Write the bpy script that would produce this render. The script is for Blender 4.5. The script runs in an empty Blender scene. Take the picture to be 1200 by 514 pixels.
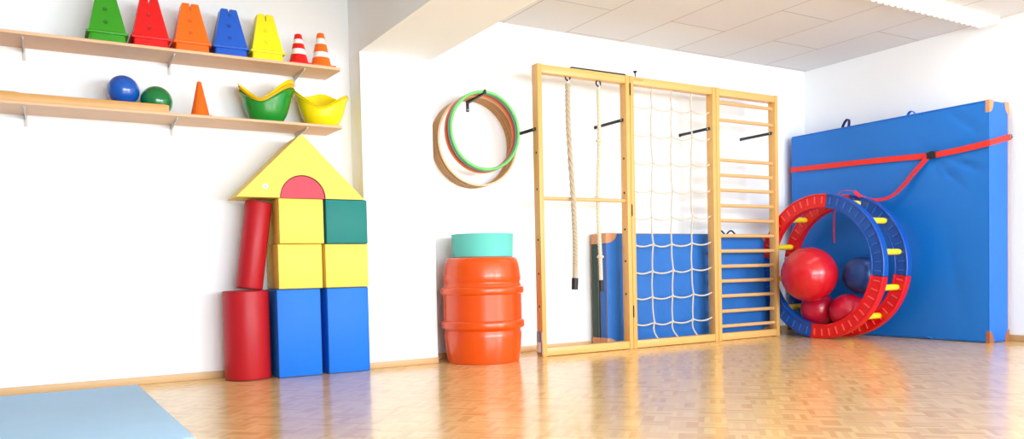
import bpy, bmesh, math, random
from mathutils import Vector, Matrix, Euler
random.seed(7)
C = bpy.context.scene.collection
PI = math.pi
R_ = math.radians

# ------------------------------------------------------------------ materials
def lin(c):
    return tuple((x / 12.92) if x <= 0.04045 else ((x + 0.055) / 1.055) ** 2.4 for x in (v / 255.0 for v in c))

class NT:
    def __init__(s, name):
        s.m = bpy.data.materials.new(name); s.m.use_nodes = True
        s.t = s.m.node_tree; s.n = s.t.nodes; s.l = s.t.links
        s.b = s.n['Principled BSDF']
    def node(s, typ, **kw):
        nd = s.n.new(typ)
        for k, v in kw.items():
            if k.startswith('i_'):
                key = k[2:]
                nd.inputs[int(key) if key.isdigit() else key.replace('_', ' ')].default_value = v
            else: setattr(nd, k, v)
        return nd
    def link(s, a, b): s.l.new(a, b)
    def math(s, op, a, b=None, c=None):
        nd = s.n.new('ShaderNodeMath'); nd.operation = op
        for i, v in enumerate((a, b, c)):
            if v is None: continue
            if isinstance(v, (int, float)): nd.inputs[i].default_value = v
            else: s.link(v, nd.inputs[i])
        return nd.outputs[0]
    def mix(s, f, a, b):
        nd = s.n.new('ShaderNodeMix'); nd.data_type = 'RGBA'
        for sock, v in ((nd.inputs[0], f), (nd.inputs[6], a), (nd.inputs[7], b)):
            if isinstance(v, (int, float)): sock.default_value = v
            elif isinstance(v, tuple): sock.default_value = (*v[:3], 1)
            else: s.link(v, sock)
        return nd.outputs[2]

def mat(name, rgb, rough=0.5, var=0.06, scale=8.0, bump=0.0, bscale=60.0, spec=0.5, metal=0.0, coat=0.0, sss=0.0):
    """plain surface with a little procedural variation and optional grain bump"""
    t = NT(name); c = lin(rgb)
    co = t.node('ShaderNodeTexCoord')
    nz = t.node('ShaderNodeTexNoise', i_Scale=scale, i_Detail=3.0)
    t.link(co.outputs['Object'], nz.inputs['Vector'])
    lo = tuple(x * (1 - var) for x in c); hi = tuple(min(1, x * (1 + var)) for x in c)
    t.link(t.mix(nz.outputs['Fac'], lo, hi), t.b.inputs['Base Color'])
    t.b.inputs['Roughness'].default_value = rough
    t.b.inputs['Specular IOR Level'].default_value = spec
    t.b.inputs['Metallic'].default_value = metal
    t.b.inputs['Coat Weight'].default_value = coat
    if coat: t.b.inputs['Coat Roughness'].default_value = 0.08
    if bump:
        n2 = t.node('ShaderNodeTexNoise', i_Scale=bscale, i_Detail=4.0)
        t.link(co.outputs['Object'], n2.inputs['Vector'])
        bp = t.node('ShaderNodeBump', i_Strength=bump, i_Distance=0.01)
        t.link(n2.outputs['Fac'], bp.inputs['Height']); t.link(bp.outputs['Normal'], t.b.inputs['Normal'])
    return t.m

def wood(name, rgb, axis='Z', rough=0.42, contrast=0.22, scale=1.0):
    """grain streaks running along the given object axis"""
    t = NT(name); c = lin(rgb)
    co = t.node('ShaderNodeTexCoord'); mp = t.node('ShaderNodeMapping')
    s = [38.0 * scale] * 3; s['XYZ'.index(axis)] = 1.6 * scale
    mp.inputs['Scale'].default_value = s
    t.link(co.outputs['Object'], mp.inputs['Vector'])
    nz = t.node('ShaderNodeTexNoise', i_Scale=1.0, i_Detail=4.0, i_Distortion=0.6)
    t.link(mp.outputs[0], nz.inputs['Vector'])
    dk = (c[0] * (1 - contrast), c[1] * (1 - contrast * 1.3), c[2] * (1 - contrast * 1.7))
    lt = tuple(min(1, x * (1 + contrast * .45)) for x in c)
    t.link(t.mix(nz.outputs['Fac'], dk, lt), t.b.inputs['Base Color'])
    t.b.inputs['Roughness'].default_value = rough
    return t.m

def emis(name, rgb, strength):
    t = NT(name); c = lin(rgb)
    t.b.inputs['Base Color'].default_value = (*c, 1)
    t.b.inputs['Emission Color'].default_value = (*c, 1)
    t.b.inputs['Emission Strength'].default_value = strength
    return t.m

def mat_floor():
    t = NT('mosaic_parquet')
    co = t.node('ShaderNodeTexCoord'); sp = t.node('ShaderNodeSeparateXYZ')
    mp = t.node('ShaderNodeMapping'); mp.inputs['Rotation'].default_value = (0, 0, R_(45))
    t.link(co.outputs['Object'], mp.inputs['Vector']); t.link(mp.outputs[0], sp.inputs[0])
    x, y = sp.outputs[0], sp.outputs[1]
    S = 0.125; N = 5
    fx = t.math('FLOOR', t.math('DIVIDE', x, S)); fy = t.math('FLOOR', t.math('DIVIDE', y, S))
    par = t.math('FLOORED_MODULO', t.math('ADD', fx, fy), 2.0)
    inv = t.math('SUBTRACT', 1.0, par)
    u = t.math('ADD', t.math('MULTIPLY', x, par), t.math('MULTIPLY', y, inv))      # across the fingers
    v = t.math('ADD', t.math('MULTIPLY', y, par), t.math('MULTIPLY', x, inv))      # along the fingers
    us = t.math('DIVIDE', u, S / N)
    iu = t.math('FLOOR', us); iv = t.math('FLOOR', t.math('DIVIDE', v, S))
    cb = t.node('ShaderNodeCombineXYZ'); t.link(iu, cb.inputs[0]); t.link(iv, cb.inputs[1]); t.link(par, cb.inputs[2])
    wn = t.node('ShaderNodeTexWhiteNoise', noise_dimensions='3D'); t.link(cb.outputs[0], wn.inputs['Vector'])
    rp = t.node('ShaderNodeValToRGB'); t.link(wn.outputs['Value'], rp.inputs[0])
    e = rp.color_ramp.elements
    e[0].position = 0; e[0].color = (*lin((212, 168, 104)), 1); e[1].position = 1; e[1].color = (*lin((240, 206, 146)), 1)
    q = e.new(.35); q.color = (*lin((228, 190, 128)), 1); q = e.new(.7); q.color = (*lin((234, 198, 136)), 1)
    # joint lines
    fr = t.math('FRACT', us); edge = t.math('LESS_THAN', t.math('MINIMUM', fr, t.math('SUBTRACT', 1.0, fr)), 0.03)
    fv = t.math('FRACT', t.math('DIVIDE', v, S)); ev = t.math('LESS_THAN', t.math('MINIMUM', fv, t.math('SUBTRACT', 1.0, fv)), 0.008)
    j = t.math('MULTIPLY', t.math('MAXIMUM', edge, ev), 0.35)
    gr = t.node('ShaderNodeTexNoise', i_Scale=70.0, i_Detail=3.0); t.link(co.outputs['Object'], gr.inputs['Vector'])
    base = t.mix(t.math('MULTIPLY', gr.outputs['Fac'], .25), rp.outputs[0], lin((222, 180, 114)))
    t.link(t.mix(j, base, lin((200, 158, 106))), t.b.inputs['Base Color'])
    t.b.inputs['Specular IOR Level'].default_value = 0.55
    t.b.inputs['Coat Weight'].default_value = 0.22; t.b.inputs['Coat Roughness'].default_value = 0.10; t.b.inputs['Coat IOR'].default_value = 1.55
    big = t.node('ShaderNodeTexNoise', i_Scale=3.0, i_Detail=2.0); t.link(co.outputs['Object'], big.inputs['Vector'])
    t.link(t.math('ADD', 0.17, t.math('MULTIPLY', big.outputs['Fac'], .07)), t.b.inputs['Roughness'])
    # slight waviness of the lacquer
    wv = t.node('ShaderNodeTexNoise', i_Scale=14.0, i_Detail=2.0); t.link(co.outputs['Object'], wv.inputs['Vector'])
    h = wv.outputs['Fac']
    bp = t.node('ShaderNodeBump', i_Strength=0.05, i_Distance=0.006)
    t.link(h, bp.inputs['Height']); t.link(bp.outputs['Normal'], t.b.inputs['Normal'])
    return t.m

def mat_ceiling():
    t = NT('ceiling_tiles')
    co = t.node('ShaderNodeTexCoord'); sp = t.node('ShaderNodeSeparateXYZ'); t.link(co.outputs['Object'], sp.inputs[0])
    cb = t.node('ShaderNodeCombineXYZ')
    t.link(t.math('ADD', sp.outputs[1], 0.45), cb.inputs[0]); t.link(t.math('SUBTRACT', sp.outputs[0], 3.593 - .62 * 10), cb.inputs[1])
    br = t.node('ShaderNodeTexBrick', offset=0.5, i_Scale=1.0)
    br.inputs['Color1'].default_value = (*lin((228, 228, 230)), 1); br.inputs['Color2'].default_value = (*lin((224, 223, 224)), 1)
    br.inputs['Mortar'].default_value = (*lin((176, 162, 150)), 1)
    br.inputs['Mortar Size'].default_value = 0.006; br.inputs['Mortar Smooth'].default_value = 0.3
    br.inputs['Brick Width'].default_value = 1.25; br.inputs['Row Height'].default_value = 0.62
    t.link(cb.outputs[0], br.inputs['Vector'])
    nz = t.node('ShaderNodeTexNoise', i_Scale=55.0, i_Detail=5.0, i_Roughness=0.75); t.link(co.outputs['Object'], nz.inputs['Vector'])
    f = t.math('MULTIPLY', nz.outputs['Fac'], 0.45)
    t.link(t.mix(f, br.outputs['Color'], lin((200, 196, 192))), t.b.inputs['Base Color'])
    t.b.inputs['Roughness'].default_value = 0.95
    bp = t.node('ShaderNodeBump', i_Strength=0.35, i_Distance=0.004); t.link(nz.outputs['Fac'], bp.inputs['Height']); t.link(bp.outputs['Normal'], t.b.inputs['Normal'])
    return t.m

M = dict(
    wall=mat('white_plaster', (242, 244, 247), .9, .015, 3, .12, 140), shading_wall=mat('shading_wall_grey', (124, 126, 130), .9, .03, 3, .12, 140),
    beam=mat('cream_plaster', (244, 248, 252), .9, .015, 3, .1, 140),
    floor=mat_floor(), ceiling=mat_ceiling(),
    skirting=wood('beech_skirting', (214, 176, 128), 'X', .45, .15),
    skirting_y=wood('beech_skirting_side', (206, 166, 116), 'Y', .45, .15),
    shelf=wood('beech_shelf', (222, 180, 142), 'X', .45, .10),
    plank=wood('pine_plank', (216, 164, 98), 'X', .45, .25),
    frame=wood('beech_frame', (228, 178, 104), 'Z', .38, .16),
    frame_x=wood('beech_rail', (230, 182, 110), 'X', .38, .16),
    rung=wood('beech_rung', (222, 178, 122), 'X', .38, .16),
    hoopwood=wood('beech_hoop', (196, 146, 92), 'Y', .4, .22),
    hoopedge=wood('pale_beech_hoop', (240, 208, 166), 'Y', .4, .12),
    white_metal=mat('white_enamel', (206, 198, 192), .4),
    black_metal=mat('black_steel', (34, 28, 28), .4, .1, metal=.3),
    steel=mat('galvanised_steel', (150, 150, 152), .35, .08, metal=.85),
    hole=mat('dark_hole', (70, 42, 22), .9),
    label=mat('white_label', (236, 234, 232), .6),
    blue_block=mat('blue_vinyl', (10, 112, 218), .5, .05, 6, .06, 90, spec=.3),
    yellow_block=mat('yellow_vinyl', (238, 208, 88), .5, .04, 6, .06, 90, spec=.3),
    teal_block=mat('teal_vinyl', (6, 122, 116), .5, .05, 6, .06, 90, spec=.3),
    red_block=mat('red_vinyl', (180, 24, 34), .40, .06, 6, .06, 90, spec=.3),
    rose_block=mat('rose_vinyl', (214, 66, 84), .5, .06, 6, .06, 90, spec=.3),
    seam=mat('dark_seam', (120, 90, 20), .7), seam_blue=mat('navy_seam', (8, 20, 110), .6), seam_red=mat('maroon_seam', (110, 10, 24), .6),
    barrel=mat('orange_barrel_plastic', (226, 78, 4), .26, .05, 5, spec=.45, coat=.3),
    turquoise=mat('turquoise_plastic', (104, 204, 194), .6, .03, spec=.3),
    p_green=mat('green_plastic', (52, 150, 22), .35, .08), p_red=mat('red_plastic', (222, 14, 16), .35, .07),
    p_orange=mat('orange_plastic', (244, 106, 14), .35, .06), p_blue=mat('blue_plastic', (22, 88, 196), .35, .07),
    p_yellow=mat('yellow_plastic', (242, 222, 18), .35, .05), p_amber=mat('amber_plastic', (246, 180, 30), .35, .05),
    p_white=mat('white_plastic', (240, 236, 232), .4, .03),
    d_green=mat('green_dimple_shade', (34, 112, 14), .5), d_red=mat('red_dimple_shade', (186, 8, 12), .5), d_orange=mat('orange_dimple_shade', (216, 84, 10), .5),
    d_blue=mat('blue_dimple_shade', (14, 62, 156), .5), d_yellow=mat('yellow_dimple_shade', (222, 202, 14), .5),
    bowl_green=mat('green_bowl_plastic', (10, 140, 44), .22, .05, coat=.5), bowl_yellow=mat('yellow_bowl_plastic', (246, 222, 6), .25, .04, coat=.4),
    ball_blue=mat('blue_ball_rubber', (8, 88, 190), .16, .04, coat=.5), ball_green=mat('green_ball_rubber', (0, 122, 58), .16, .04, coat=.5),
    ball_red=mat('red_ball_rubber', (198, 16, 32), .26, .06, 4, coat=.2), ball_rose=mat('raspberry_ball_rubber', (196, 20, 56), .26, .06, 4, coat=.2),
    ball_navy=mat('navy_ball_rubber', (12, 58, 128), .3, .06, 4),
    hoop_green=mat('green_hoop_plastic', (112, 200, 104), .35, .04), hoop_blue=mat('blue_hoop_plastic', (112, 168, 176), .35, .04),
    hoop_red=mat('red_hoop_plastic', (206, 66, 40), .35, .05), hoop_orange=mat('orange_hoop_plastic', (238, 142, 78), .35, .05),
    crash=mat('blue_tarpaulin', (0, 112, 208), .42, .08, 2.5, .25, 7), crash_side=mat('pale_blue_tarpaulin', (4, 104, 206), .42, .06, 3, .2, 7),
    leather=mat('tan_leather', (206, 146, 104), .6, .18, 14), leather_dark=mat('brown_leather', (158, 92, 62), .6, .2, 14),
    gym_blue=mat('blue_gym_mat', (44, 110, 192), .55, .10, 5, .25, 25, spec=.3), gym_side=mat('blue_gym_mat_side', (52, 112, 198), .5, .08, 5),
    gym_green=mat('dark_green_gym_mat', (14, 62, 52), .5, .1, 5), piping=mat('brown_piping', (120, 84, 74), .6),
    floor_mat=mat('pale_blue_foam', (170, 206, 238), .85, .06, 3, .2, 120), mat_edge=mat('grey_foam_edge', (120, 136, 156), .9),
    rope=mat('hemp_rope', (196, 180, 156), .9, .14, 60, .3, 200), net=mat('white_cord', (204, 194, 180), .8, .05),
    black_rubber=mat('black_rubber', (22, 22, 30), .5), navy_strap=mat('navy_webbing', (16, 36, 100), .7),
    strap=mat('red_webbing', (232, 44, 30), .55, .08, 30), strap2=mat('crimson_webbing', (214, 36, 52), .55, .08, 30),
    wheel_red=mat('red_wheel_plastic', (222, 18, 22), .34, .06), wheel_blue=mat('blue_wheel_plastic', (12, 76, 170), .34, .06),
    rib_red=mat('red_rib_highlight', (240, 84, 80), .34, .06), rib_blue=mat('blue_rib_highlight', (40, 108, 196), .34, .06),  # ribs paler than their rings: the highlight is put into the colour
    wheel_yellow=mat('yellow_wheel_rung', (248, 216, 40), .38, .04),
    lamp=emis('fluorescent_diffuser', (255, 254, 250), 2.4), lamp_body=mat('white_lamp_housing', (246, 246, 242), .4, .02),
    badge=mat('white_badge', (224, 240, 250), .4), badge_blue=mat('blue_badge_print', (70, 140, 210), .4),
    glass=mat('dark_opening', (20, 20, 24), .6),
)

# ------------------------------------------------------------------ mesh builder (world coordinates; origin moved on build)
class MB:
    def __init__(s): s.bm = bmesh.new()
    def _mi(s, faces, mi):
        for f in faces: f.material_index = mi
        return faces
    def box(s, x0, x1, y0, y1, z0, z1, mi=0, bev=0.0, seg=2, mtx=None):
        vs = [s.bm.verts.new((x, y, z)) for x in (x0, x1) for y in (y0, y1) for z in (z0, z1)]
        q = [(0, 1, 3, 2), (4, 6, 7, 5), (0, 4, 5, 1), (2, 3, 7, 6), (0, 2, 6, 4), (1, 5, 7, 3)]
        fs = [s.bm.faces.new([vs[i] for i in f]) for f in q]
        if mtx is not None: bmesh.ops.transform(s.bm, matrix=mtx, verts=vs)
        s._mi(fs, mi)
        if bev:
            es = {e for f in fs for e in f.edges}
            r = bmesh.ops.bevel(s.bm, geom=list(es), offset=bev, segments=seg, profile=0.5, affect='EDGES', material=-1)
            s._mi(r['faces'], mi)
        return s
    def prism(s, pts, a, b, axis='Y', mi=0, bev=0.0, seg=2):
        """polygon pts in the two other axes, extruded from a to b"""
        def mk(p, t):
            return {'Y': (p[0], t, p[1]), 'X': (t, p[0], p[1]), 'Z': (p[0], p[1], t)}[axis]
        A = [s.bm.verts.new(mk(p, a)) for p in pts]; B = [s.bm.verts.new(mk(p, b)) for p in pts]
        n = len(pts); fs = [s.bm.faces.new(A), s.bm.faces.new(B[::-1])]
        for i in range(n): fs.append(s.bm.faces.new((A[i], B[i], B[(i + 1) % n], A[(i + 1) % n])))
        bmesh.ops.recalc_face_normals(s.bm, faces=fs); s._mi(fs, mi)
        if bev:
            es = {e for f in fs for e in f.edges}
            r = bmesh.ops.bevel(s.bm, geom=list(es), offset=bev, segments=seg, profile=0.5, affect='EDGES', material=-1)
            s._mi(r['faces'], mi)
        return s
    def loft(s, rings, closed=False, caps=True, mi=0):
        """list of rings (lists of points, same length)"""
        V = [[s.bm.verts.new(p) for p in r] for r in rings]
        n = len(rings[0]); fs = []
        m = len(V)
        for i in range(m if closed else m - 1):
            a, b = V[i], V[(i + 1) % m]
            for k in range(n): fs.append(s.bm.faces.new((a[k], a[(k + 1) % n], b[(k + 1) % n], b[k])))
        if caps and not closed:
            fs.append(s.bm.faces.new(V[0][::-1])); fs.append(s.bm.faces.new(V[-1]))
        bmesh.ops.recalc_face_normals(s.bm, faces=fs)
        s._mi(fs, mi); return fs
    def tube(s, pts, r, n=8, closed=False, mi=0):
        pts = [Vector(p) for p in pts]; m = len(pts); rings = []
        rad = r if isinstance(r, (list, tuple)) else [r] * m
        ref = None
        for i, p in enumerate(pts):
            if closed: d = pts[(i + 1) % m] - pts[i - 1]
            else: d = pts[min(i + 1, m - 1)] - pts[max(i - 1, 0)]
            d.normalize()
            if ref is None:
                ref = Vector((0, 0, 1)) if abs(d.z) < .9 else Vector((1, 0, 0))
            u = (ref - d * ref.dot(d)).normalized(); w = d.cross(u); ref = u
            rings.append([p + (u * math.cos(2 * PI * k / n) + w * math.sin(2 * PI * k / n)) * rad[i] for k in range(n)])
        s.loft(rings, closed, True, mi); return s
    def cyl(s, a, b, r, n=24, mi=0, r2=None):
        return s.tube([a, b], [r, r if r2 is None else r2], n, mi=mi)
    def lathe(s, prof, c=(0, 0, 0), n=48, mi=0, axis='Z'):
        """prof: (radius, height) from bottom to top; zero radius closes"""
        fs = []; prev = None
        for (r, h) in prof:
            if r < 1e-6: cur = [s.bm.verts.new((c[0], c[1], c[2] + h))]
            else: cur = [s.bm.verts.new((c[0] + r * math.cos(2 * PI * k / n), c[1] + r * math.sin(2 * PI * k / n), c[2] + h)) for k in range(n)]
            if prev:
                for k in range(n):
                    k2 = (k + 1) % n
                    if len(prev) == 1 and len(cur) == 1: continue
                    if len(prev) == 1: fs.append(s.bm.faces.new((prev[0], cur[k2], cur[k])))
                    elif len(cur) == 1: fs.append(s.bm.faces.new((prev[k], prev[k2], cur[0])))
                    else: fs.append(s.bm.faces.new((prev[k], prev[k2], cur[k2], cur[k])))
            prev = cur
        s._mi(fs, mi); return s
    def sphere(s, c, r, mi=0, u=40, v=24):
        s.lathe([(r * math.sin(PI * i / v), -r * math.cos(PI * i / v)) for i in range(v + 1)], c, u, mi); return s
    def ribbon(s, pts, nrm, w, t=0.003, mi=0):
        """flat band through pts; nrm = width directions per point"""
        rings = []
        pts = [Vector(p) for p in pts]
        for i, p in enumerate(pts):
            d = (pts[min(i + 1, len(pts) - 1)] - pts[max(i - 1, 0)]).normalized()
            wd = Vector(nrm[i]); wd = (wd - d * wd.dot(d)).normalized(); th = d.cross(wd)
            rings.append([p + wd * w / 2 + th * t / 2, p - wd * w / 2 + th * t / 2, p - wd * w / 2 - th * t / 2, p + wd * w / 2 - th * t / 2])
        s.loft(rings, mi=mi); return s
    def xform(s, mtx): bmesh.ops.transform(s.bm, matrix=mtx, verts=s.bm.verts); return s
    def build(s, name, mats, parent=None, sharp=38, smooth=True, origin=None):
        me = bpy.data.meshes.new(name)
        bm = s.bm
        if parent is not None: off = Vector(world_loc(parent)) + (Vector(origin) if origin else Vector((0, 0, 0)))
        if parent is None:
            lo = [min(v.co[i] for v in bm.verts) for i in range(3)]; hi = [max(v.co[i] for v in bm.verts) for i in range(3)]
            off = Vector(((lo[0] + hi[0]) / 2, (lo[1] + hi[1]) / 2, lo[2]))
        else: off = Vector(world_loc(parent))
        bmesh.ops.translate(bm, vec=-off, verts=bm.verts)
        if smooth:
            for f in bm.faces: f.smooth = True
        bm.to_mesh(me); bm.free()
        if smooth: me.set_sharp_from_angle(angle=R_(sharp))
        for m_ in (mats if isinstance(mats, (list, tuple)) else [mats]): me.materials.append(m_)
        o = bpy.data.objects.new(name, me); C.objects.link(o)
        if parent is None: o.location = off
        else: o.parent = parent
        return o

def world_loc(o):
    v = Vector(o.location)
    while o.parent: o = o.parent; v += Vector(o.location)
    return v

def tag(o, label, cat, group=None):
    o['label'] = label; o['category'] = cat
    if group: o['group'] = group
    return o
def thing(name, label, cat, loc=(0, 0, 0), group=None):
    o = bpy.data.objects.new(name, None); C.objects.link(o); o.location = loc; o.empty_display_size = .1
    return tag(o, label, cat, group)
def struct(o, label=None, cat=None):
    o['kind'] = 'structure'
    if label: o['label'] = label
    if cat: o['category'] = cat
    return o

# ------------------------------------------------------------------ room
XR, YB, H = 7.069, 5.68, 2.739
XL, YN = -2.6, -3.6
struct(MB().box(XL - .1, XR + .1, YN, YB + .1, -.1, 0).build('floor', M['floor'], smooth=False), 'glossy mosaic parquet floor of honey coloured wood', 'floor').location
struct(MB().box(XL - .1, XR + .1, YN, YB + .1, H, H + .1).build('ceiling', M['ceiling'], smooth=False), 'beige acoustic ceiling boards with fine joints', 'ceiling')
struct(MB().box(XL - .1, XR + .1, YB, YB + .1, 0, H).build('wall_back', M['wall'], smooth=False), 'long white wall behind shelves, tower and climbing frames', 'wall')
struct(MB().box(XR, XR + .1, YN, YB, 0, H).build('wall_right', M['wall'], smooth=False), 'white side wall behind the big blue mat', 'wall')
struct(MB().box(XL - .1, XL, YN, YB, 0, H).build('wall_left', M['shading_wall'], smooth=False), 'unseen side wall, added in grey to darken faces turned left', 'wall')  # out of view, added in grey to cut bounce onto left-hand faces
XP0, XP1, YP, HB = 2.018, 2.578, 5.455, 2.289
struct(MB().box(XP0, XP1, YP, YB, 0, HB).build('pillar', M['wall'], smooth=False), 'white pillar between foam tower and orange barrel', 'pillar')
struct(MB().box(XP0, XP1, YN, YB, HB, H).build('beam', M['beam'], smooth=False), 'cream ceiling beam running forward above the pillar', 'beam')
sk = dict(bev=.004)
struct(MB().box(XL, XP0, YB - .014, YB, 0, .05, **sk).build('baseboard_back', M['skirting']), 'pale wooden skirting under the shelves', 'baseboard')
struct(MB().box(XP0, XP1, YP - .014, YP, 0, .045, **sk).build('baseboard_pillar', M['skirting']), 'pale wooden skirting along the pillar foot', 'baseboard')
struct(MB().box(XP1, XR, YB - .014, YB, 0, .05, **sk).build('baseboard_recess', M['skirting']), 'wooden skirting behind barrel and climbing frames', 'baseboard')
struct(MB().box(XR - .014, XR, YN, YB - .014, 0, .055, **sk).build('baseboard_right', M['skirting_y']), 'wooden skirting along the side wall', 'baseboard')

# ------------------------------------------------------------------ shelves
def shelf(label, x1, y0, zt, th, bx, zdrop):
    t = thing('wall_shelf', label, 'shelf', ((XL + x1) / 2 + .6, YB, zt), 'long wall shelves')
    x0 = -1.6; r = .03
    pts = [(x0, YB - .002), (x0, y0), (x1 - r, y0)] + [(x1 - r + r * math.sin(a), y0 + r - r * math.cos(a)) for a in (R_(30), R_(60), R_(90))] + [(x1 - .015, YB - .002)]
    MB().prism(pts, zt - th, zt, 'Z', bev=.002, seg=1).build('board', M['shelf'], t)
    for x in bx:
        m = MB()
        m.box(x - .009, x + .009, YB - .005, YB - .001, zt - th - zdrop, zt - th - .001)
        m.box(x - .006, x + .006, y0 + .05, YB - .001, zt - th - .004, zt - th)
        m.prism([(YB - .004, zt - th - zdrop + .012), (YB - .004, zt - th - .004), (y0 + .07, zt - th - .004), (y0 + .07, zt - th - .010), (YB - .014, zt - th - .03)], x - .003, x + .003, 'X')
        m.build('bracket', M['white_metal'], t)
    return t
shelf('upper beech wall shelf holding the row of cones', 1.848, 5.362, 2.131, .019, (-.95, -.046, .773, 1.605), .075)
shelf('lower beech wall shelf holding balls, plank and shell bowls', 1.842, 5.338, 1.724, .017, (-.95, -.051, .775, 1.605), .07)

SZ = 2.131; LZ = 1.724
tag(MB().prism([(-1.55, LZ), (.722, LZ), (.722, LZ + .047), (.70, LZ + .051), (-1.55, LZ + .051)], 5.352, 5.40, 'Y', bev=.003).build('wooden_plank', M['plank']),
    'front wooden plank lying along the lower shelf before the balls', 'plank')
tag(MB().prism([(-1.55, LZ), (.56, LZ), (.56, LZ + .05), (.02, LZ + .052), (-.10, LZ + .066), (-1.55, LZ + .068)], 5.405, 5.60, 'Y', bev=.003).build('wooden_plank', M['plank']),
    'rear wider wooden plank on the lower shelf under the blue ball', 'plank')

# ------------------------------------------------------------------ cones on the upper shelf
def slot_cone(xc, yc, mcol, mdim, label):
    z0 = SZ; hb, ht, H_ = .1125, .050, .312
    db, dt = .098, .045; zf = .060
    t = thing('training_cone', label, 'cone', (xc, yc, z0), 'slotted training cones on the upper shelf')
    def at(z): k = (z - zf) / (H_ - zf); return (hb - .010) * (1 - k) + ht * k, (db - .008) * (1 - k) + dt * k
    # tapering body with a narrow slot cut down from the top
    zs, sw0, sw1 = H_ - .048, .003, .0065
    xb, yb = at(zf); xt, yt = at(H_); xs, ys = at(zs)
    out = [(-xb, zf), (xb, zf), (xt, H_ - .004), (xt - .006, H_), (sw1, H_), (sw0, zs), (-sw0, zs), (-sw1, H_), (-xt + .006, H_), (-xt, H_ - .004)]
    m = MB()
    A = [(xc + x, yc - at(z)[1], z0 + z) for x, z in out]; B = [(xc + x, yc + at(z)[1], z0 + z) for x, z in out]
    va = [m.bm.verts.new(p) for p in A]; vb = [m.bm.verts.new(p) for p in B]; n = len(out)
    fs = [m.bm.faces.new(va), m.bm.faces.new(vb[::-1])]
    for i in range(n): fs.append(m.bm.faces.new((va[i], vb[i], vb[(i + 1) % n], va[(i + 1) % n])))
    bmesh.ops.recalc_face_normals(m.bm, faces=fs)
    m.build('cone_body', mcol, t, sharp=20)
    # base: lower skirt and the collar lip above it
    m = MB()
    def ring(x, y, z, r=.012):
        p = []
        for sx, sy, a0 in ((1, 1, 0), (-1, 1, 90), (-1, -1, 180), (1, -1, 270)):
            for k in range(4): a = R_(a0 + 30 * k); p.append((xc + sx * (x - r) + r * math.cos(a), yc + sy * (y - r) + r * math.sin(a), z0 + z))
        return p
    m.loft([ring(hb - .010, db - .008, 0), ring(hb - .014, db - .012, .044), ring(hb + .003, db, .046), ring(hb + .003, db, .058), ring(hb - .005, db - .005, .063)])
    m.build('base', mcol, t, sharp=30)
    for f in (.77, .45):
        z = zf + (H_ - zf) * (1 - f) ; y = at(z)[1]
        tilt = math.atan2((db - .008) - dt, H_ - zf)
        mm = MB(); mm.lathe([(0, 0), (.0095, 0), (.0135, .0012), (.0135, -.004)], n=20)
        mm.xform(Matrix.Translation((xc - .008, yc - y - .0006, z0 + z)) @ Matrix.Rotation(R_(90) - tilt, 4, 'X'))
        mm.build('peg_hole_shade', mdim, t)  # raised disc, shade inside the hole painted as a darker tone
    return t
for xc, k, lb in ((.394, 'green', 'green slotted pyramid cone, first in the row on the upper shelf'),
                  (.636, 'red', 'plain red slotted pyramid cone between green and orange cones'),
                  (.877, 'orange', 'orange slotted pyramid cone on the upper shelf'),
                  (1.114, 'blue', 'blue slotted pyramid cone on the upper shelf'),
                  (1.349, 'yellow', 'yellow slotted pyramid cone beside the blue cone')):
    slot_cone(xc, 5.464, M['p_' + k], M['d_' + k], lb)

def striped_cone(xc, yc, h, rb, rt, s, mcol, label):
    t = thing('traffic_cone', label, 'cone', (xc, yc, SZ), 'little striped traffic cones')
    m = MB(); z0 = SZ
    lv = [.012, *[h * (1 - f) for f in s[::-1]], h - .004]
    rad = lambda z: rb + (rt - rb) * (z - .012) / (h - .012)
    for i in range(len(lv) - 1):
        a, b = lv[i], lv[i + 1]
        g = .0025 if i % 2 == 0 else 0
        pr = [(rad(a) + g, a), (rad(b) + g, b)]
        if g: pr += [(rad(b), b)]
        m.lathe(pr, (xc, yc, z0), 36, 0 if i % 2 == 0 else 1)
    m.lathe([(rt, h - .004), (rt - .004, h), (0, h)], (xc, yc, z0), 36, 0)
    m.build('cone_body', [mcol, M['p_white']], t)
    w = rb + .012
    b = MB().box(xc - w, xc + w, yc - w, yc + w, z0, z0 + .013, bev=.003); b.lathe([(rb + .010, .012), (rb + .006, .014), (rb, .016)], (xc, yc, z0), 36)
    b.build('base', mcol, t)
striped_cone(1.574, 5.446, .217, .064, .020, (.17, .32, .48, .665), M['p_red'], 'small red and white striped traffic cone')
striped_cone(1.733, 5.452, .245, .068, .021, (.155, .33, .55, .71), M['p_orange'], 'small orange and white striped traffic cone at shelf end')
t = thing('marker_cone', 'plain orange marker cone standing alone on the lower shelf', 'cone', (.914, 5.412, LZ))
MB().lathe([(.058, .006), (.0135, .222), (.010, .226), (0, .226)], (.914, 5.412, LZ), 36).build('cone_body', M['p_orange'], t)
b = MB().box(.914 - .066, .914 + .064, 5.348, 5.476, LZ, LZ + .006, bev=.002); b.build('base', M['p_orange'], t)

# ------------------------------------------------------------------ balls on the lower shelf
def ball(x, y, z, r, m_, label, group, valve=True):
    t = MB().sphere((x, y, z), r)
    o = t.build('rubber_ball', m_); tag(o, label, 'ball', group)
    return o
ball(.479, 5.50, LZ + .052 + .0935, .0935, M['ball_blue'], 'shiny blue ball on the lower shelf plank', 'balls on the lower shelf')
ball(.668, 5.50, LZ + .0955, .0955, M['ball_green'], 'shiny green ball on the lower shelf beside the blue ball', 'balls on the lower shelf')

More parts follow.
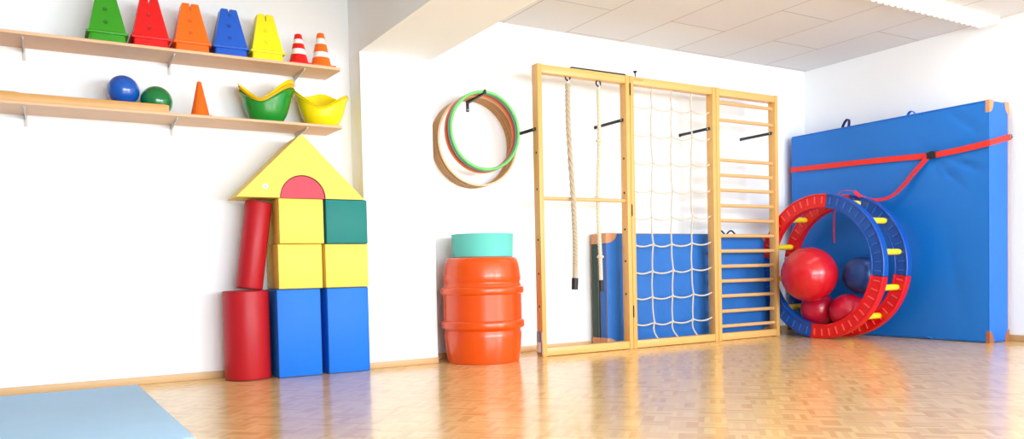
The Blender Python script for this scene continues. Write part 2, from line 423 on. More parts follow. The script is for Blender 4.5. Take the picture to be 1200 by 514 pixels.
# ------------------------------------------------------------------ rocking shell bowls
def shell(xc, yc, z0, m_, label, group, ear=.25, front=.15, back=.15, tilt=0, k=1.0, ry=.82, yaw=0):
    m = MB(); n = 64; L = 14; th = .004
    prof = [(.0, .0), (.45, .004), (.52, .025), (.65, .14), (.76, .28), (.85, .46), (.92, .66), (.97, .85), (1.0, 1.0), (1.05, 1.2)]
    def rr(t):
        for (t0, r0), (t1, r1) in zip([(p[1], p[0]) for p in prof], [(p[1], p[0]) for p in prof][1:]):
            if t <= t1: return r0 + (r1 - r0) * (t - t0) / max(1e-6, t1 - t0)
        return prof[-1][0]
    def zrim(a):
        a = a + R_(yaw)
        c2 = math.cos(a) ** 2; s_ = math.sin(a)
        if s_ <= 0:
            z = front + (ear - front) * c2 ** .85
        else:                                       # saddle behind each ear, hump in the middle of the far side
            dip = min(back, .17)
            z = dip + (ear - dip) * c2 ** 1.15 + (back - dip) * max(0, s_) ** 4.5
        return z + tilt * math.cos(a)
    RX = .176 * k
    outs = []
    for i in range(L + 1):
        q = (i / L)
        ring = []
        for j in range(n):
            a = 2 * PI * j / n; z = zrim(a) * q; r = RX * rr(max(.0125, z / .25)) if i else RX * .47
            flare = 1 + .075 * max(0, q - .8) / .2 * math.cos(a) ** 2
            ring.append((xc + r * flare * math.cos(a), yc + r * ry * math.sin(a), z0 + z + (.0 if i else 0)))
        outs.append(ring)
    ins = [[(xc + (p[0] - xc) * .972, yc + (p[1] - yc) * .972, max(p[2], z0 + .006)) for p in r] for r in outs[::-1]]
    lip = [[(xc + (p[0] - xc) * 1.028, yc + (p[1] - yc) * 1.028, p[2] + .003) for p in outs[-1]],
           [(xc + (p[0] - xc) * .99, yc + (p[1] - yc) * .99, p[2] + .007) for p in outs[-1]]]
    m.loft(outs + lip + ins)
    o = m.build('shell_bowl', m_, sharp=60); tag(o, label, 'bowl', group); return o
yb = 5.515
shell(1.362, yb, LZ, M['bowl_green'], 'green rocking shell bowl, outermost of the nested stack', 'nested rocking shell bowls', ear=.240, front=.128, back=.12, tilt=.010, ry=.84, yaw=24)
shell(1.362, yb + .002, LZ + .026, M['p_amber'], 'amber shell bowl nested between green and yellow bowls', 'nested rocking shell bowls', ear=.240, front=.120, back=.15, tilt=.014, k=.985, ry=.82, yaw=24)
shell(1.360, yb + .004, LZ + .042, M['bowl_yellow'], 'yellow shell bowl nested inside the green bowl', 'nested rocking shell bowls', ear=.246, front=.112, back=.15, tilt=.018, k=.975, ry=.80, yaw=24)
shell(1.748, yb, LZ, M['bowl_yellow'], 'outer yellow rocking shell bowl at the lower shelf end', 'yellow rocking shell bowls', ear=.232, front=.118, back=.262, tilt=-.010, k=1.03, ry=.84, yaw=17)
shell(1.748, yb + .002, LZ + .014, M['bowl_yellow'], 'inner yellow shell bowl nested in the other yellow bowl', 'yellow rocking shell bowls', ear=.232, front=.116, back=.258, tilt=-.010, k=1.01, ry=.82, yaw=17)

# ------------------------------------------------------------------ foam building blocks
FY0, FY1 = 5.362, 5.664
def block(x0, x1, z0, z1, m_, ms, label, group, y0=FY0, y1=FY1):
    t = thing('foam_block', label, 'foam block', ((x0 + x1) / 2, (y0 + y1) / 2, z0), group)
    MB().box(x0, x1, y0, y1, z0, z1, bev=.008, seg=3).build('cover', m_, t)
    for y in (y0 + .0035, y1 - .0035):                          # piped seam round the front and back faces
        r = .006; m = MB()
        m.tube([(x0 + r, y, z0 + .004), (x1 - r, y, z0 + .004), (x1 - .0035, y, z0 + r), (x1 - .0035, y, z1 - r), (x1 - r, y, z1 - .004), (x0 + r, y, z1 - .004), (x0 + .0035, y, z1 - r), (x0 + .0035, y, z0 + r)], .0022, 6, True)
        m.build('seam', ms, t)
    return t
Z1, Z2, Z3 = .600, .9065, 1.216
block(1.350, 1.652, 0, Z1 - .001, M['blue_block'], M['seam_blue'], 'tall blue foam block beside the red cylinder', 'blue foam blocks')
block(1.695, 1.999, 0, Z1 - .001, M['blue_block'], M['seam_blue'], 'tall blue foam block beside the pillar', 'blue foam blocks')
block(1.366, 1.672, Z1, Z2 - .001, M['yellow_block'], M['seam'], 'yellow foam cube on the blue block by the red cylinders', 'yellow foam cubes')
block(1.690, 2.004, Z1, Z2 - .001, M['yellow_block'], M['seam'], 'yellow foam cube directly under the teal cube', 'yellow foam cubes')
block(1.380, 1.690, Z2, Z3 - .001, M['yellow_block'], M['seam'], 'yellow foam cube directly under the red half round', 'yellow foam cubes')
block(1.704, 2.006, Z2, Z3 - .001, M['teal_block'], M['seam_blue'], 'teal foam cube under the yellow roof block', 'foam cubes')

def foam_cyl(p0, p1, r, label):
    p0, p1 = Vector(p0), Vector(p1); L = (p1 - p0).length
    t = thing('foam_cylinder', label, 'foam cylinder', p0, 'red foam cylinders')
    q = Vector((0, 0, 1)).rotation_difference((p1 - p0).normalized()).to_matrix().to_4x4()
    rr = .012
    pr = [(0, 0), (r - rr, 0)] + [(r - rr + rr * math.sin(a), rr - rr * math.cos(a)) for a in (R_(30), R_(60), R_(90))] + \
         [(r - rr + rr * math.cos(a), L - rr + rr * math.sin(a)) for a in (0, R_(30), R_(60), R_(90))] + [(0, L)]
    m = MB().lathe(pr, n=56); m.xform(Matrix.Translation(p0) @ q); m.build('cover', M['red_block'], t)
    for z in (.006, L - .006):
        m = MB(); m.tube([(math.cos(2 * PI * k / 48) * (r - .0025), math.sin(2 * PI * k / 48) * (r - .0025), z) for k in range(48)], .0025, 6, True)
        m.xform(Matrix.Translation(p0) @ q); m.build('seam', M['seam_red'], t)
foam_cyl((1.180, 5.505, 0), (1.180, 5.505, .598), .150, 'thick red foam cylinder standing on the floor')
foam_cyl((1.203, 5.50, .606), (1.285, 5.50, 1.196), .0875, 'slim red foam cylinder leaning on top of the thick one')

# roof with an arched cut-out, and the half round that fills it
ac, ar = 1.551, .154
RZ = 1.217
arc = [(ac + ar * math.cos(PI - PI * k / 24), RZ + ar * math.sin(PI - PI * k / 24)) for k in range(25)]
roof = thing('foam_roof', 'yellow triangular foam roof block with arched cut-out', 'foam block', (ac, 5.51, RZ))
tri = [(1.112, RZ)] + arc + [(1.990, RZ), (1.566, RZ + .424), (1.536, RZ + .424)]
m = MB(); A = [m.bm.verts.new((x, FY0, z)) for x, z in tri]; B = [m.bm.verts.new((x, FY1, z)) for x, z in tri]
n = len(tri); fs = [m.bm.faces.new(A), m.bm.faces.new(B[::-1])]
for i in range(n): fs.append(m.bm.faces.new((A[i], B[i], B[(i + 1) % n], A[(i + 1) % n])))
bmesh.ops.recalc_face_normals(m.bm, faces=fs)
m.build('cover', M['yellow_block'], roof, sharp=25)
m = MB(); m.tube([(x, FY0, z) for x, z in arc], .003, 6); m.build('seam', M['seam_red'], roof)
bd = MB(); bd.lathe([(.018, 0), (.018, .0015), (0, .0015)], n=28); bd.xform(Matrix.Translation((1.299, FY0, 1.290)) @ Matrix.Rotation(R_(90), 4, 'X'))
bd = bd.build('maker_badge', M['badge'], roof); bd['label'] = 'small round white and blue badge'
bp = MB()
bp.tube([(1.299 + .015 * math.cos(2 * PI * k / 24), FY0 - .002, 1.290 + .015 * math.sin(2 * PI * k / 24)) for k in range(24)], .0012, 5, True)
bp.box(1.288, 1.310, FY0 - .0028, FY0 - .0012, 1.2865, 1.2915)
bp.prism([(1.2935, 1.280), (1.3045, 1.280), (1.299, 1.285)], FY0 - .0028, FY0 - .0012, 'Y'); bp.prism([(1.2935, 1.2935), (1.3045, 1.2935), (1.299, 1.300)], FY0 - .0028, FY0 - .0012, 'Y')
bp.build('badge_print', M['badge_blue'], bd)
t = thing('foam_half_round', 'red half round foam block filling the roof arch', 'foam block', (ac, 5.51, RZ))
ar2 = ar - .004
MB().prism([(ac + ar2 * math.cos(PI - PI * k / 24), RZ + ar2 * math.sin(PI - PI * k / 24)) for k in range(25)], FY0 + .004, FY1 - .004, 'Y').build('cover', M['rose_block'], t, sharp=30)

# ------------------------------------------------------------------ barrel and tub
BX, BY = 2.915, 5.345
t = thing('crawling_barrel', 'ribbed orange plastic barrel standing by the pillar', 'barrel', (BX, BY, 0))
pr = [(0, .006), (.262, .006), (.268, 0), (.276, .004), (.284, .05), (.292, .12), (.298, .19), (.299, .222), (.293, .236), (.293, .246), (.300, .256),
      (.316, .262), (.321, .270), (.321, .308), (.316, .316), (.304, .322), (.303, .36), (.304, .42), (.303, .48), (.304, .516), (.316, .522), (.321, .530), (.321, .562), (.316, .570), (.302, .576),
      (.300, .588), (.293, .600), (.293, .612), (.300, .622), (.298, .66), (.291, .71), (.284, .75), (.274, .782), (.262, .794), (.246, .798), (.244, .790), (0, .790)]
MB().lathe(pr, (BX, BY, 0), 72).build('barrel_body', M['barrel'], t, sharp=50)
MB().lathe([(.24, .788), (.243, .796), (.236, .7985), (0, .7985)], (BX, BY, 0), 64).build('lid', M['barrel'], t)
t = thing('round_tub', 'turquoise round tub standing on the orange barrel', 'tub', (BX + .012, BY, .80))
MB().lathe([(0, 0), (.228, 0), (.231, .003), (.237, .168), (.239, .172), (.237, .175), (.233, .174), (.228, .01), (0, .008)], (BX + .012, BY, .80), 64).build('tub_wall', M['turquoise'], t)

# ------------------------------------------------------------------ hoops on their wall bracket
HX, HZ = 3.00, 2.062
t = thing('hoop_bracket', 'dark steel wall bracket carrying the hoops', 'bracket', (HX, YB, HZ))
MB().box(HX - .013, HX + .013, YB - .006, YB - .001, HZ - .085, HZ + .004, bev=.001).build('wall_plate', M['black_metal'], t)
MB().prism([(YB - .002, HZ), (YB - .002, HZ - .02), (5.40, HZ + .0), (5.378, HZ + .0), (5.378, HZ + .035), (5.384, HZ + .035), (5.386, HZ + .012)], HX - .010, HX + .010, 'X').build('arm', M['black_metal'], t)
s_ = MB().cyl((HX, YB - .009, HZ - .068), (HX, YB - .005, HZ - .068), .006, 14); s_.build('screw', M['steel'], t)
def hoop(y, ri, sec, m_, label, group, dx=0, tilt=0.0, extra=None, mi2=False):
    """sec: (radial thickness, width along the arm); hangs from its inner top on the arm"""
    z = HZ + .012 * max(0, min(1, (YB - .002 - y) / .294)) - ri
    m = MB(); n = 72; rings = []
    for k in range(n):
        a = 2 * PI * k / n; ro = ri + sec[0]
        e = min(sec[0], sec[1]) * .28
        cs = [(ri, -sec[1] / 2 + e), (ri + e, -sec[1] / 2), (ro - e, -sec[1] / 2), (ro, -sec[1] / 2 + e), (ro, sec[1] / 2 - e), (ro - e, sec[1] / 2), (ri + e, sec[1] / 2), (ri, sec[1] / 2 - e)]
        rings.append([(HX + dx + r * math.sin(a), y + w_, z + r * math.cos(a)) for r, w_ in cs])
    fs = m.loft(rings, closed=True)
    o = m.build('gym_hoop', m_, sharp=50); tag(o, label, 'hoop', group); return o
wg = 'wooden gym hoops at the wall'
ys = [5.664, 5.642, 5.620, 5.598, 5.576, 5.554, 5.532]
for i, y in enumerate(ys):
    last = i == len(ys) - 1
    hoop(y, .344 - (.002 * (i % 2)), (.013, .0205), M['hoopedge'] if last else M['hoopwood'],
         'pale wooden hoop, foremost of the large wooden hoops' if last else 'large brown wooden hoop in the stack against the wall', wg if not last else 'front wooden gym hoop', dx=.014 + .003 * (i % 3))
for y, k, ri, nm in ((5.490, 'orange', .292, 'orange plastic hoop hanging just behind the red hoop'), (5.462, 'red', .290, 'red plastic hoop hanging behind the blue hoop'),
                     (5.434, 'blue', .290, 'pale blue plastic hoop hanging just behind the green hoop'), (5.406, 'green', .289, 'green plastic hoop hanging at the front of the bracket')):
    hoop(y, ri, (.022, .022), M['hoop_' + k], nm, 'plastic gym hoops', dx=.010)

# ------------------------------------------------------------------ climbing frames
FF, FD = 5.246, .085             # front plane and post depth
FBk = FF + FD; FM = FF + FD / 2
HF = 2.316; PW = .041; RH = .068
GF = 'hinged wooden climbing frames'
def post(x0, t, holes=(), side=-1, name='post'):
    MB().box(x0, x0 + PW, FF, FBk, 0, HF, bev=.004).build(name, M['frame'], t)
    if holes:
        for z in holes: MB().cyl((x0 - .0008, FM - .005, z), (x0 + .002, FM - .005, z), .009, 14).build('bolt_hole', M['hole'], t)
def rails(x0, x1, t):
    MB().box(x0 + PW + .0005, x1 - PW - .0005, FF + .004, FBk - .004, HF - RH, HF - .003, bev=.004).build('top_rail', M['frame_x'], t)
    MB().box(x0 + PW + .0005, x1 - PW - .0005, FF + .004, FBk - .004, .004, RH, bev=.004).build('bottom_rail', M['frame_x'], t)
def wall_arm(x, z, t):
    """flat steel bar from the post back to a wall plate"""
    m = MB().box(x - .004, x + .004, FBk - .05, YB - .004, z - .013, z + .013, bev=.002)
    m.box(x - .006, x + .016, YB - .005, YB - .001, z - .014, z + .014)
    a = m.build('support_arm', M['black_metal'], t)
    b = MB().cyl((x - .008, FBk - .03, z), (x - .004, FBk - .03, z), .009, 14); b.build('bolt', M['steel'], a)

X0, X1, X2, X3 = 3.398, 4.326, 5.330, 6.149
t1 = thing('rope_climbing_frame', 'beech frame with two hanging ropes and one crossbar', 'climbing frame', ((X0 + X1) / 2, FM, 0), GF)
post(X0, t1, (1.62, 1.33, .93, .66, .40)); post(X1 - PW - .002, t1)
for z in (1.62, 1.33, 1.02, .75, .47): MB().cyl((X1 - PW - .0032, FM, z), (X1 - PW, FM, z), .010, 14).build('bolt_hole', M['hole'], t1)
rails(X0, X1 - .002, t1)
MB().cyl((X0 + PW - .005, FM, 1.262), (X1 - PW + .002, FM, 1.262), .0155, 20).build('crossbar', M['rung'], t1)
wall_arm(X0 - .004, 1.806, t1); wall_arm(X1 - PW - .010, 1.945, t1)
m = MB().box(3.742, 4.30, FF + .02, FF + .05, HF + .0005, HF + .014, bev=.002); m.build('tie_bar', M['black_metal'], t1)
ft = MB().box(X0 - .004, X0 + .006, FF + .008, FBk + .001, .012, .20, bev=.002); ft = ft.build('foot_bracket', M['steel'], t1)
MB().box(X0 - .0058, X0 - .0042, FF + .026, FBk - .014, .035, .115).build('paper_label', M['label'], ft)
t2 = thing('net_climbing_frame', 'beech frame holding the white climbing net', 'climbing frame', ((X1 + X2) / 2, FM, 0), GF)
post(X1 + .002, t2); post(X2 - PW - .002, t2); rails(X1 + .002, X2 - .002, t2)
wall_arm(X2 - PW - .010, 1.945, t2)
for z in (2.20, 1.18, .32):
    m = MB(); m.box(X1 - .0014, X1 + .0014, FF - .003, FF - .0005, z - .05, z + .05); m.cyl((X1, FF - .004, z - .05), (X1, FF - .004, z + .05), .005, 10)
    m.build('hinge', M['black_metal'], t2)
m = MB(); kx, ky = 4.405, FF + .022
m.lathe([(.0, .0), (.005, 0), (.005, .030), (.016, .042), (.017, .050), (.0, .052)], (kx, ky, HF), 20); m.build('locking_knob', M['black_rubber'], t2)
MB().box(4.375, 4.47, FF - .0005 + .002, FF + .006, HF - .034, HF - .020).build('name_plate', M['leather'], t2)
t3 = thing('stall_bars', 'beech ladder frame with fourteen round rungs', 'climbing frame', ((X2 + X3) / 2, FM, 0), GF)
post(X2 + .002, t3); post(X3 - PW, t3); rails(X2 + .002, X3, t3)
wall_arm(X3 - PW - .010, 1.958, t3)
for z in (2.192, 2.035, 1.668, 1.530, 1.392, 1.250, 1.110, .969, .827, .687, .549, .411, .269, .130):
    MB().tube([(X2 + PW - .006, FM, z), ((X2 + X3) / 2, FM, z), (X3 - PW + .006, FM, z)], .0165, 18).build('rung', M['rung'], t3)

# net: one knotted thing
net = thing('climbing_net', 'white knotted rope net stretched inside the middle frame', 'net', ((X1 + X2) / 2, FM, .06))
xs = [(4.606, 4.584, 4.604), (4.833, 4.812, 4.836), (5.068, 5.050, 5.072)]
zl = [2.083, 1.842, 1.600, 1.359, 1.127, .895, .660, .438, .213]; zr = [2.092, 1.854, 1.622, 1.382, 1.150, .912, .681, .450, .221]
NX0, NX1 = X1 + .002 + PW + .001, X2 - .002 - PW - .001
def nx(k, z):
    top, mid, bot = xs[k]; f = (2.25 - z) / 2.18
    w = .010 * math.sin(z * 9 + k * 2.1)
    return (top + (mid - top) * min(1, f * 1.5)) + (w if .1 < f < .97 else 0)
for k in range(3):
    pts = []
    zz = [2.250] + [zl[i] + (zr[i] - zl[i]) * (nx(k, zl[i]) - NX0) / (NX1 - NX0) - .006 for i in range(9)]
    for i in range(len(zz) - 1):
        for s in range(6):
            f = s / 6; z = zz[i] + (zz[i + 1] - zz[i]) * f
            pts.append((nx(k, zz[i]) + (nx(k, zz[i + 1]) - nx(k, zz[i])) * f - .008 * math.sin(PI * f), FM, z))
    xe = nx(k, zz[-1])
    for s in range(9):
        f = s / 8; pts.append((xe + (xs[k][2] + .028 - xe) * f ** 1.5 - .020 * math.sin(PI * f), FM, zz[-1] + (.066 - zz[-1]) * f))
    MB().tube(pts, .0068, 8).build('vertical_cord', M['net'], net)
for i in range(9):
    st = [NX0] + [nx(k, zl[i]) for k in range(3)] + [NX1]
    pts = []
    for j in range(4):
        for s in range(8):
            f = s / 8; x = st[j] + (st[j + 1] - st[j]) * f
            z = zl[i] + (zr[i] - zl[i]) * (x - NX0) / (NX1 - NX0)
            pts.append((x, FM + .002, z - .004 - .020 * math.sin(PI * f) - (.006 if j in (1, 2) else 0)))
    pts.append((NX1, FM + .002, zr[i]))
    MB().tube(pts, .0068, 8).build('horizontal_cord', M['net'], net)
for i in range(9):
    for k in range(3):
        m = MB(); x = nx(k, zl[i]); z = zl[i] + (zr[i] - zl[i]) * (x - NX0) / (NX1 - NX0) - .005
        m.sphere((x, FM, z), .0125, u=12, v=8); m.build('knot', M['net'], net)

# climbing ropes
def spline(P, n):
    P = [Vector(p) for p in P]; out = []
    for i in range(len(P) - 1):
        p0, p1, p2, p3 = P[max(i - 1, 0)], P[i], P[i + 1], P[min(i + 2, len(P) - 1)]
        for s in range(n):
            f = s / n; out.append(.5 * ((2 * p1) + (p2 - p0) * f + (2 * p0 - 5 * p1 + 4 * p2 - p3) * f * f + (3 * p1 - p0 - 3 * p2 + p3) * f ** 3))
    out.append(P[-1]); return out
def climbing_rope(P, r, turns, label, knots, capcol, rm):
    top = P[0]
    t = thing('climbing_rope', label, 'rope', (top[0], top[1], P[-1][2]), 'climbing ropes')
    path = spline(P, 60); m = MB(); L = len(path)
    for s in range(3):
        pts = []
        for i, p in enumerate(path):
            a = 2 * PI * (s / 3 + turns * i / (L - 1)); pts.append((p.x + math.cos(a) * r * .52, p.y + math.sin(a) * r * .52, p.z))
        m.tube(pts, r * .50, 8)
    m.build('twisted_rope', rm, t)
    # eye screw, ring and thimble
    x, y, z = top
    hk = MB(); hk.cyl((x, y, HF - RH + .002), (x, y, z + .075), .004, 8)
    hk.tube([(x + .022 * math.cos(2 * PI * k / 20), y, z + .054 + .024 * math.sin(2 * PI * k / 20)) for k in range(20)], .0065, 8, True)
    hk.build('hook', M['black_metal'], t)
    MB().tube([(x + .004 * math.sin(2 * PI * k / 16), y + .014 * math.cos(2 * PI * k / 16), z + .018 + .026 * math.sin(2 * PI * k / 16)) for k in range(16)], .005, 8, True).build('eyelet', M['p_white'], t)
    for z in knots:
        p = min(path, key=lambda q: abs(q.z - z))
        k = MB().lathe([(0, -.016), (r * 1.1, -.014), (r * 1.7, -.004), (r * 1.75, .004), (r * 1.1, .014), (0, .016)], (p.x, p.y, p.z), 18); k.build('knot', rm, t)
    e = P[-1]; d = (Vector(P[-2]) - Vector(e)).normalized()
    m = MB().tube([Vector(e) + d * .02, Vector(e) - d * .005, Vector(e) - d * .075], [r * 1.22, r * 1.22, r * 1.18], 18); m.build('end_cap', capcol, t)
    return t
climbing_rope([(3.717, FM, 2.19), (3.716, FM, 1.84), (3.718, FM - .044, 1.263), (3.739, FM - .03, .937), (3.752, FM - .008, .70), (3.748, FM - .005, .600)], .0225, 15,
              'thick twisted hemp rope without knots, ending in a black sleeve', (), M['black_rubber'], M['rope'])
ROPE2 = mat('pale_hemp_rope', (222, 210, 190), .9, .12, 60, .3, 200)
climbing_rope([(4.026, FM, 2.175), (4.025, FM, 1.755), (4.031, FM + .040, 1.262), (4.026, FM + .014, .79), (4.022, FM + .005, .575)], .0170, 20,
              'thinner hemp rope with knots, ending in a dark sleeve', (1.753, 1.285, .79), M['black_rubber'], ROPE2)

# gym mats standing behind the frames
def gym_mat(x0, x1, y0, y1, h, mf, ms, label):
    t = thing('gym_mat', label, 'mat', ((x0 + x1) / 2, (y0 + y1) / 2, 0), 'gym mats standing behind the frames')
    MB().box(x0, x1, y0, y1, .001, h, bev=.012, seg=3).build('mat_cover', mf, t)
    for y in (y0 + .004, y1 - .004):
        m = MB(); m.tube([(x0 + .004, y, .012), (x0 + .004, y, h - .012), (x0 + .012, y, h - .004), (x1 - .012, y, h - .004), (x1 - .004, y, h - .012), (x1 - .004, y, .012)], .004, 6)
        m.build('piping', M['piping'], t)
    for x, s in ((x0, 1), (x1, -1)):
        for zz, q in ((h, -1), (.001, 1)):
            m = MB(); n = 10
            pf = [(x - s * .002, zz - q * .002)] + [(x + s * .12 * math.cos(PI / 2 * k / n) , zz + q * .085 * math.sin(PI / 2 * k / n)) for k in range(n + 1)]
            pf = [(px if k else px, pz) for k, (px, pz) in enumerate(pf)]
            pf[-1] = (x - s * .002, zz + q * .085)
            m.prism(pf, y0 - .002, y1 + .002, 'Y'); m.build('corner_patch', M['leather'], t, sharp=30)
    return t
gb = gym_mat(4.195, 6.235, 5.445, 5.542, .995, M['gym_blue'], M['gym_side'], 'blue gym mat on edge behind net and wall bars')
for xa in (5.60, 5.74):
    m = MB(); m.tube([(xa - .055 + .11 * k / 10, 5.478, .994 + .034 * math.sin(PI * k / 10)) for k in range(11)], .008, 8); m.build('carry_handle', M['black_rubber'], gb)
gym_mat(4.185, 6.235, 5.550, 5.640, .992, M['gym_green'], M['gym_green'], 'dark green gym mat on edge behind the blue one')

# ------------------------------------------------------------------ big crash mat on the side wall
CX0, CX1, CY0, CY1, CH = 6.738, 7.035, 3.585, 5.588, 2.008
cm = thing('crash_mat', 'huge thick blue crash mat standing against the side wall', 'mat', ((CX0 + CX1) / 2, (CY0 + CY1) / 2, 0))
m = MB(); NY, NZ = 60, 60
def crease(y, z):
    """soft sag, strap pinch and the slanting folds near the free top corner"""
    d = -.014 * math.sin(PI * (y - CY0) / (CY1 - CY0)) * math.sin(PI * z / CH)
    zs = 1.63
    d += .016 * math.exp(-((z - zs) / .07) ** 2)
    for (yy, zz, ln, wd, ang, amp) in ((3.80, 1.86, .16, .018, 40, .016), (3.78, 1.50, .20, .022, 25, .018), (3.95, 1.47, .18, .020, 50, .014), (3.72, 1.72, .14, .016, -30, .010),
                                       (4.05, 1.52, .14, .018, 65, .010), (4.5, .9, .5, .09, 75, .003), (5.1, 1.3, .5, .05, 15, .003), (3.9, .5, .4, .09, 80, .003)):
        ca, sa = math.cos(R_(ang)), math.sin(R_(ang)); dy, dz = y - yy, z - zz
        a, b = (dy * ca + dz * sa) / ln, (-dy * sa + dz * ca) / wd
        d += 1.9 * amp * math.exp(-a * a - b * b) * (1 if b > 0 else .4)
    e = min((y - CY0), (CY1 - y), z, CH - z) / .12
    return d * max(0, min(1, e))
vv = [[m.bm.verts.new((CX0 + crease(CY0 + (CY1 - CY0) * i / NY, CH * j / NZ), CY0 + (CY1 - CY0) * i / NY, .001 + (CH - .001) * j / NZ)) for j in range(NZ + 1)] for i in range(NY + 1)]
for i in range(NY):
    for j in range(NZ): m.bm.faces.new((vv[i][j], vv[i][j + 1], vv[i + 1][j + 1], vv[i + 1][j]))
back = {}
def bk(i, j):
    if (i, j) not in back: back[(i, j)] = m.bm.verts.new((CX1, CY0 + (CY1 - CY0) * i / NY, .001 + (CH - .001) * j / NZ))
    return back[(i, j)]
for j in range(NZ):
    f = m.bm.faces.new((vv[0][j + 1], vv[0][j], bk(0, j), bk(0, j + 1))); f.material_index = 1
    m.bm.faces.new((vv[NY][j], vv[NY][j + 1], bk(NY, j + 1), bk(NY, j)))
for i in range(NY):
    m.bm.faces.new((vv[i][NZ], bk(i, NZ), bk(i + 1, NZ), vv[i + 1][NZ])); m.bm.faces.new((vv[i + 1][0], bk(i + 1, 0), bk(i, 0), vv[i][0]))
m.bm.faces.new([bk(i, 0) for i in range(NY + 1)] + [bk(NY, j) for j in range(1, NZ + 1)] + [bk(i, NZ) for i in range(NY - 1, -1, -1)] + [bk(0, j) for j in range(NZ - 1, 0, -1)])
bmesh.ops.recalc_face_normals(m.bm, faces=m.bm.faces)
cv = m.build('mat_cover', [M['crash'], M['crash_side']], cm, sharp=50)
bv = cv.modifiers.new('rounded_edges', 'BEVEL'); bv.width = .018; bv.segments = 3; bv.limit_method = 'ANGLE'; bv.angle_limit = R_(60)
for x in (CX0 + .004, CX1 - .006):
    m = MB().tube([(x, CY0 + .004, .02), (x, CY0 + .004, CH - .03), (x, CY0 + .03, CH - .004), (x, CY1 - .02, CH - .004)], .006, 8); m.build('piping', M['crash_side'] if x < 6.9 else M['leather'], cm)
for (x, s) in ((CX0, 1), (CX1, -1)):
    for zz, q, mm in ((CH, -1, M['leather']), (.001, 1, M['leather_dark'])):
        n = 10; m = MB()
        pf = [(x - s * .003, zz - q * .003)] + [(x + s * .062 * math.cos(PI / 2 * k / n), zz + q * .10 * math.sin(PI / 2 * k / n)) for k in range(n + 1)]
        pf[1] = (x + s * .062, zz - q * .003); pf[-1] = (x - s * .003, zz + q * .10)
        m.prism(pf, CY0 - .003, CY0 + .03, 'Y', bev=.001, seg=1); m.build('corner_patch', mm, cm, sharp=30)
def top_loop(y, h, lean, mcol):
    m = MB(); P = []; N = []
    for k in range(13):
        a = PI * k / 12
        P.append((6.80, y - .035 * math.cos(a) - lean * math.sin(a), CH - .004 + h * math.sin(a))); N.append((1, 0, 0))
    m.ribbon(P, N, .035, .005); m.build('carry_loop', mcol, cm)
top_loop(4.985, .088, .03, M['navy_strap']); top_loop(4.30, .045, .0, M['crash'])
m = MB().tube([(CX0 - .03 + .012 * math.cos(2 * PI * k / 12) , 4.12 + .055 * math.cos(PI * k / 12), .004 + .028 * math.sin(PI * k / 12)) for k in range(13)], .005, 8); m.build('carry_loop', M['crash_side'], cm)

# red tie strap
sp_ = thing('tie_strap', 'red webbing strap holding the crash mat to the wall', 'strap', (CX0, 4.04, 1.62))
sx = CX0 - .008
P = spline([(sx + .012, CY1 + .004, 1.672), (sx, 5.40, 1.664), (sx - .004, 4.846, 1.648), (sx - .004, 4.40, 1.632), (sx - .006, 4.10, 1.618)], 8)
MB().ribbon([(7.05, CY1 + .006, 1.690)] + [(6.95, CY1 + .006, 1.686), (6.76, CY1 + .006, 1.674)] + P, [(0, 0, 1)] * (len(P) + 3), .05, .004).build('long_band', M['strap'], sp_)
P = spline([(sx - .006, 4.03, 1.616), (sx - .004, 3.80, 1.632), (sx - .004, 3.60, 1.652), (sx + .03, CY0 - .012, 1.662), (6.95, CY0 - .014, 1.704), (7.036, CY0 - .014, 1.720)], 8)
MB().ribbon(P, [(0, 0, 1)] * len(P), .05, .004).build('short_band', M['strap'], sp_)
m = MB().box(sx - .024, sx - .004, 4.030, 4.105, 1.590, 1.646, bev=.003); m.box(sx - .03, sx - .012, 4.045, 4.075, 1.584, 1.652, bev=.003)
bo = m.build('buckle', M['black_rubber'], sp_)
m = MB().tube([(7.046 + .014 * math.cos(2 * PI * k / 18), CY0 - .014, 1.723 + .020 * math.sin(2 * PI * k / 18)) for k in range(18)], .0035, 8, True); m.cyl((7.056, CY0 - .014, 1.723), (7.066, CY0 - .014, 1.723), .006, 10)
m.build('wall_ring', M['steel'], sp_)
P = spline([(sx - .018, 4.092, 1.606), (6.690, 4.195, 1.494), (6.665, 4.305, 1.366), (6.63, 4.40, 1.282), (6.58, 4.52, 1.262), (6.52, 4.60, 1.290), (6.44, 4.63, 1.345)], 10)
n = len(P); N = []
for i in range(n):
    a = -.3 + 1.75 * min(1, i / n * 1.3); N.append((math.sin(a) * .6, math.cos(a) * .75, math.sin(a) * .35 + .25))
MB().ribbon(P, N, .044, .004).build('loose_tail', M['strap2'], sp_)
P = spline([(6.44, 4.63, 1.345), (6.40, 4.66, 1.358), (6.365, 4.74, 1.335), (6.360, 4.775, 1.16), (6.357, 4.782, 1.00), (6.365, 4.792, .885), (6.367, 4.802, 1.0), (6.372, 4.798, 1.16)], 8)
MB().ribbon(P, [(1, .5, 0)] * len(P), .022, .003).build('hanging_end', M['strap2'], sp_)

